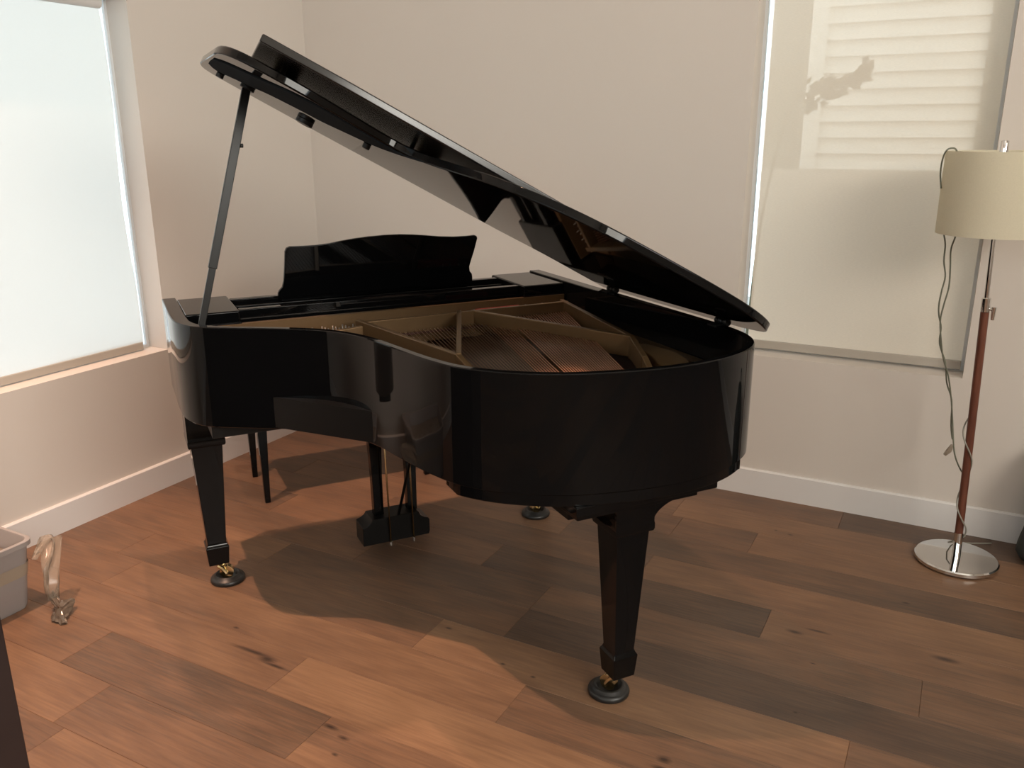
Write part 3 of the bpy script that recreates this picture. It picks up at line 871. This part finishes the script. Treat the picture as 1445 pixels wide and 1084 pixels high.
lathe(bm, [(.1740,z0),(.1752,z0),(.1752,z0+.006),(.1760,z1-.006),(.1760,z1),(.1748,z1),(.1748,z1-.006),(.1740,z0+.006),(.1740,z0)], 72, c0.x, c0.y)
sh = obj('lamp_shade', bm, M['linen'], lamp, 'auto')
bm = bmesh.new()
for k in range(3):
    a = k*2*PI/3+.4; tube(bm, [(c0.x, c0.y, z1-.02), (c0.x+.1745*math.cos(a), c0.y+.1745*math.sin(a), z1-.004)], .002, 6)
lathe(bm, [(.011,z1-.026),(.016,z1-.026),(.016,z1-.014),(.011,z1-.014)], 16, c0.x, c0.y)
obj('shade_spider', bm, M['chrome'], lamp, 'auto')
obj('light_bulb', mlathe([(0,1.28),(.014,1.285),(.026,1.30),(.030,1.325),(.026,1.345),(.014,1.37),(.013,1.40),(0,1.40)], 24, c0.x+.035, c0.y), pmat('frosted_bulb_glass', (.75,.75,.72), .3), lamp, True)
obj('bulb_holder', mtube([(c0.x+.035,c0.y,1.395),(c0.x+.035,c0.y,1.44),(c0.x,c0.y,1.46)], .012, 12), M['chrome'], lamp, 'auto')

# hanging cord (world-space points derived along the wall plane)
def vray(px, py):
    d = rt*((px-722.5)/1200) - up*((py-542)/1200) + fwd; return d
def on_y(px, py, y):
    d = vray(px, py); t = y/d.y; return Vector((d.x*t, y, 1.55+d.z*t))
def on_z(px, py, z):
    d = vray(px, py); t = (z-1.55)/d.z; return Vector((d.x*t, d.y*t, z))
cy = 3.42
cp = [(1328,266,3.27),(1327,245,3.27),(1330,225,3.27),(1336,212,3.27),(1345,209,3.275),(1350,213,3.28),(1351,225,3.29),(1350,300,3.30),(1349,330,3.34),(1342,352,3.40),(1341,378,3.41),(1339,405,3.42),(1332,430,3.42),(1327,452,3.43),(1328,480,3.43),(1331,505,3.43),(1338,530,3.44),(1342,560,3.44),(1344,590,3.44),(1345,615,3.42),(1347,640,3.39),(1353,658,3.35),(1361,672,3.37)]
cp2 = [(1331,327,3.30),(1334,345,3.40),(1332,368,3.41),(1334,390,3.42),(1329,410,3.42),(1325,430,3.42),(1325,445,3.43),(1328,462,3.44),(1326,485,3.44),(1334,512,3.44),(1336,540,3.45),(1343,565,3.45),(1342,600,3.44),(1344,620,3.44)]
cord = empty('hanging_cord', on_y(1345,560,3.43), 0, 'grey-green looped electric cord hanging from the cream lamp shade', 'cord')
cl = cord.location
obj('cord_strand', mtube(catmull([on_y(a,b,y)-cl for a,b,y in cp], 5), .0028, 7), M['cord'], cord, True)
obj('cord_strand', mtube(catmull([on_y(a,b,y)-cl for a,b,y in cp2], 5), .0028, 7), M['cord'], cord, True)
obj('cord_plug', mtube([on_y(1344,628,3.43)-cl, on_y(1339,636,3.43)-cl, on_y(1333,642,3.43)-cl], [.006,.010,.006], 8), M['tape'], cord, 'auto')
pc = empty('lamp_cord', (LX, LY, 0), 0, 'clear cord winding down the lower part of the wood lamp pole', 'cord')
hel = []
for k in range(60):
    f = k/59; z = .60-.50*f; a = 1.2+f*2*PI*1.9; r = .018+.006*math.sin(f*9); q = pole_pt(z); hel.append((q.x+r*math.cos(a), q.y+r*math.sin(a), z))
hel += [(-.03,.03,.06),(-.02,.10,.03),(.05,.17,.010),(.12,.215,.006)]
obj('cord_strand', mtube(catmull(hel, 2), .0028, 7), pmat('clear_grey_cord', (.25,.24,.2), .3), pc, True)

# ------------------------------------------------------------------ bag at the right edge
bm = bmesh.new(); rnd = random.Random(11)
rings = []; nz, nn = 16, 36
for i in range(nz+1):
    f = i/nz; z = .46*f
    rr = (.160*(1-.06*f) if f < .62 else .160*(.963 - (f-.62)*1.15)) * (1 if f > .06 else .86+f*2.3)
    rings.append([bm.verts.new((rr*(1+.07*math.sin(3*a+4*f)+.04*math.sin(7*a+9*f))*math.cos(a), .72*rr*(1+.05*math.sin(5*a+6*f))*math.sin(a), z)) for a in [2*PI*k/nn for k in range(nn)]])
for a, b in zip(rings, rings[1:]):
    for k in range(nn): bm.faces.new((a[k], a[(k+1)%nn], b[(k+1)%nn], b[k]))
bm.faces.new(rings[0][::-1]); bm.faces.new(rings[-1])
bag = empty('bag', (.482, 3.455, 0), 0, 'dark grey soft bag standing by the wall right of the lamp', 'bag')
obj('bag_body', bm, M['bag'], bag, True)
obj('carry_handle', mtube(catmull([(-.04,0,.44),(-.038,.01,.50),(0,.015,.53),(.038,.01,.50),(.04,0,.44)], 6), .009, 8), M['bag'], bag, True)

# ------------------------------------------------------------------ storage box
sx0, sx1, sy0, sy1, sh_ = -3.045, -2.640, .93, 1.545, .252
sb_ = empty('storage_box', ((sx0+sx1)/2, (sy0+sy1)/2, 0), 0, 'open white plastic storage box with a beige tape band by the left wall', 'box')
cx, cy2 = (sx0+sx1)/2, (sy0+sy1)/2
def rrect(hx, hy, r, n=6):
    out = []
    for (qx, qy, a0) in ((hx-r, hy-r, 0), (-(hx-r), hy-r, PI/2), (-(hx-r), -(hy-r), PI), (hx-r, -(hy-r), 1.5*PI)):
        for k in range(n+1): out.append((qx+r*math.cos(a0+k/n*PI/2), qy+r*math.sin(a0+k/n*PI/2)))
    return out
hx, hy = (sx1-sx0)/2, (sy1-sy0)/2
def loft(levels, closed_bottom=True):
    bm = bmesh.new(); R = []
    for hxx, hyy, r, z in levels: R.append([bm.verts.new((x, y, z)) for x, y in rrect(hxx, hyy, r)])
    n = len(R[0])
    for a, b in zip(R, R[1:]):
        for i in range(n): bm.faces.new((a[i], a[(i+1)%n], b[(i+1)%n], b[i]))
    if closed_bottom: bm.faces.new(R[0][::-1]); bm.faces.new(R[-1])
    return bm
bm = loft([(hx-.040,hy-.034,.03,0),(hx-.034,hy-.028,.035,.012),(hx-.010,hy-.010,.035,sh_-.022),(hx-.008,hy-.008,.035,sh_-.02),(hx,hy,.04,sh_-.018),(hx,hy,.04,sh_-.002),(hx-.002,hy-.002,.04,sh_),
           (hx-.012,hy-.012,.035,sh_),(hx-.014,hy-.014,.035,sh_-.004),(hx-.042,hy-.036,.03,.008)])
obj('box_body', bm, M['plastic'], sb_, 'auto')
fx = lambda z: hx-.034+.024*(z-.012)/.22+.0012
bm = loft([(fx(.125),fx(.125)+hy-hx+.004,.036,.125),(fx(.17),fx(.17)+hy-hx+.004,.036,.17)], False)
obj('tape_band', bm, M['tape'], sb_, 'auto')
obj('box_contents', loft([(hx-.045,hy-.04,.03,.01),(hx-.03,hy-.03,.03,.19)]), pmat('packed_grey_cloth', (.20,.17,.14), .9, noise=(12,.3), bump=(14,.9,.02)), sb_, 'auto')

# clear plastic strap draped from the box corner, ending in crumpled foil
def plastic_mat():
    m, nt, b = new_mat('cloudy_clear_plastic')
    b.inputs['Base Color'].default_value = (.40,.33,.26,1); b.inputs['Roughness'].default_value = .18
    setinp(b, 'Transmission Weight', 0.0); b.inputs['Alpha'].default_value = .36
    return m
M['clearplastic'] = plastic_mat()
M['foil'] = pmat('crumpled_grey_film', (.17,.135,.105), .22, .3, bump=(40,.6,.004))
wrap = empty('plastic_wrap', (-2.56, 1.60, 0), 0, 'clear plastic strap hanging by the white box with a crumpled end on the floor', 'plastic wrap')
def at_floorish(px, py, z): return on_z(px, py, z) - wrap.location
path_l = [(50,775,.215),(57,760,.235),(62,757,.235),(64,775,.205),(58,800,.165),(62,825,.11),(68,842,.05)]
path_r = [(52,790,.19),(60,768,.22),(82,758,.222),(84,778,.19),(80,805,.14),(80,830,.085),(80,850,.035)]
bm = bmesh.new()
A = catmull([at_floorish(*p) for p in path_l], 6); B = catmull([at_floorish(*p) for p in path_r], 6)
rows = []
for i, (a, b) in enumerate(zip(A, B)):
    row = []
    for k in range(9):
        f = k/8; p = a.lerp(b, f); p.y -= .014*math.sin(f*PI*3+i*.12); p.x += .010*math.sin(f*PI*2+i*.3); row.append(bm.verts.new(p))
    rows.append(row)
for a, b in zip(rows, rows[1:]):
    for k in range(8): bm.faces.new((a[k], a[k+1], b[k+1], b[k]))
o = obj('film_strap', bm, M['clearplastic'], wrap, True); md = o.modifiers.new('s', 'SOLIDIFY'); md.thickness = .001
bm = bmesh.new(); rnd = random.Random(5)
outl = [(66,840,.055),(76,836,.06),(84,848,.04),(106,846,.03),(104,858,.014),(93,874,.006),(95,881,.003),(86,882,.002),(72,877,.004),(73,869,.008),(79,862,.02),(72,852,.035)]
ctr = bm.verts.new(at_floorish(84,860,.038)); V = [bm.verts.new(at_floorish(*p)) for p in outl]
for i in range(len(V)): bm.faces.new((ctr, V[i], V[(i+1)%len(V)]))
bmesh.ops.subdivide_edges(bm, edges=bm.edges, cuts=3, use_grid_fill=True)
for v in bm.verts: v.co += Vector((rnd.uniform(-.003,.003), rnd.uniform(-.003,.003), rnd.uniform(0,.009)))
o = obj('crumpled_end', bm, M['foil'], wrap); md = o.modifiers.new('s', 'SOLIDIFY'); md.thickness = .001

# ------------------------------------------------------------------ dark cabinet at the left foreground
cab = empty('cabinet', (-1.90, .545, 0), 0, 'dark espresso brown cabinet at the bottom left corner of the view', 'cabinet')
bevel(obj('cabinet_body', mbox(-.36,.40,-.245,.245,.06,.80), M['cabinet'], cab), .004)
bevel(obj('cabinet_top', mbox(-.37,.403,-.25,.249,.80,.825), M['cabinet'], cab), .004)
bevel(obj('plinth', mbox(-.34,.38,-.22,.225,0,.06), M['cabinet'], cab), .003)
for x0 in (-.35, .025):
    d = bevel(obj('door', mbox(x0+.004, x0+.362, -.262,-.246,.08,.785), M['cabinet'], cab), .003)
    obj('handle', mtube([(x0+(.33 if x0 < 0 else .035), -.28, .42), (x0+(.33 if x0 < 0 else .035), -.28, .55)], .005, 8), M['brass'], d, True)

LAMP1, LAMP2 = 690, 235
# ------------------------------------------------------------------ ceiling downlights
def spot(loc, tgt, power, col, size, blend, soft):
    sp = bpy.data.lights.new('downlight_beam', 'SPOT'); sp.energy = power; sp.color = col
    sp.spot_size = math.radians(size); sp.spot_blend = blend; sp.shadow_soft_size = soft
    so = bpy.data.objects.new('downlight_beam', sp); C.objects.link(so); so.location = loc
    so.rotation_euler = (Vector(tgt) - Vector(loc)).to_track_quat('-Z', 'Y').to_euler()
ring0 = None
for (x, y), lb, pw_, tg_, cone in (((-1.672, 2.182), 'round white recessed ceiling downlight directly above the piano', LAMP2, (-1.9, 2.1, 0), 56),
                       ((-2.585, .843), 'round white recessed ceiling downlight in front of the left window', LAMP1, (-2.2, 1.5, 0), 58)):
    dl = empty('recessed_downlight', (x, y, ZC), 0, lb, 'ceiling light')
    obj('trim_ring', mlathe([(.060,-.001),(.062,-.006),(.085,-.004),(.088,0),(.060,0)], 40), M['trim'], dl, 'auto')
    spot((x, y, ZC-.03), tg_, pw_, (1.0,.60,.41), cone, 1.0, .03)

# ------------------------------------------------------------------ added room fill lights and sky
def area(name, loc, rot, sx, sy, power, col):
    l = bpy.data.lights.new(name, 'AREA'); l.shape = 'RECTANGLE'; l.size = sx; l.size_y = sy; l.energy = power; l.color = col
    o = bpy.data.objects.new(name, l); C.objects.link(o); o.location = loc; o.rotation_euler = rot; return o
area('fill_light_rear', ((WREAR[0]+WREAR[1])/2, YR-.02, 2.95), (PI/2, 0, PI), 3.7, 1.2, 78, (1,.94,.85))  # added soft fill set in the unseen rear opening
area('fill_light_right', (XR+.02, -.6, 2.95), (PI/2, 0, PI/2), 3.8, 1.2, 225, (1,.93,.82))  # added soft fill set in the unseen right opening
wd = bpy.data.worlds.new('sky'); sc.world = wd; wd.use_nodes = True
bg = wd.node_tree.nodes['Background']; bg.inputs[0].default_value = (.84,.94,1.0,1); bg.inputs[1].default_value = 2.8

sc.view_settings.view_transform = 'Standard'; sc.view_settings.look = 'None'
sc.view_settings.gamma = 1; sc.view_settings.exposure = 0.0; sc.view_settings.use_curve_mapping = False
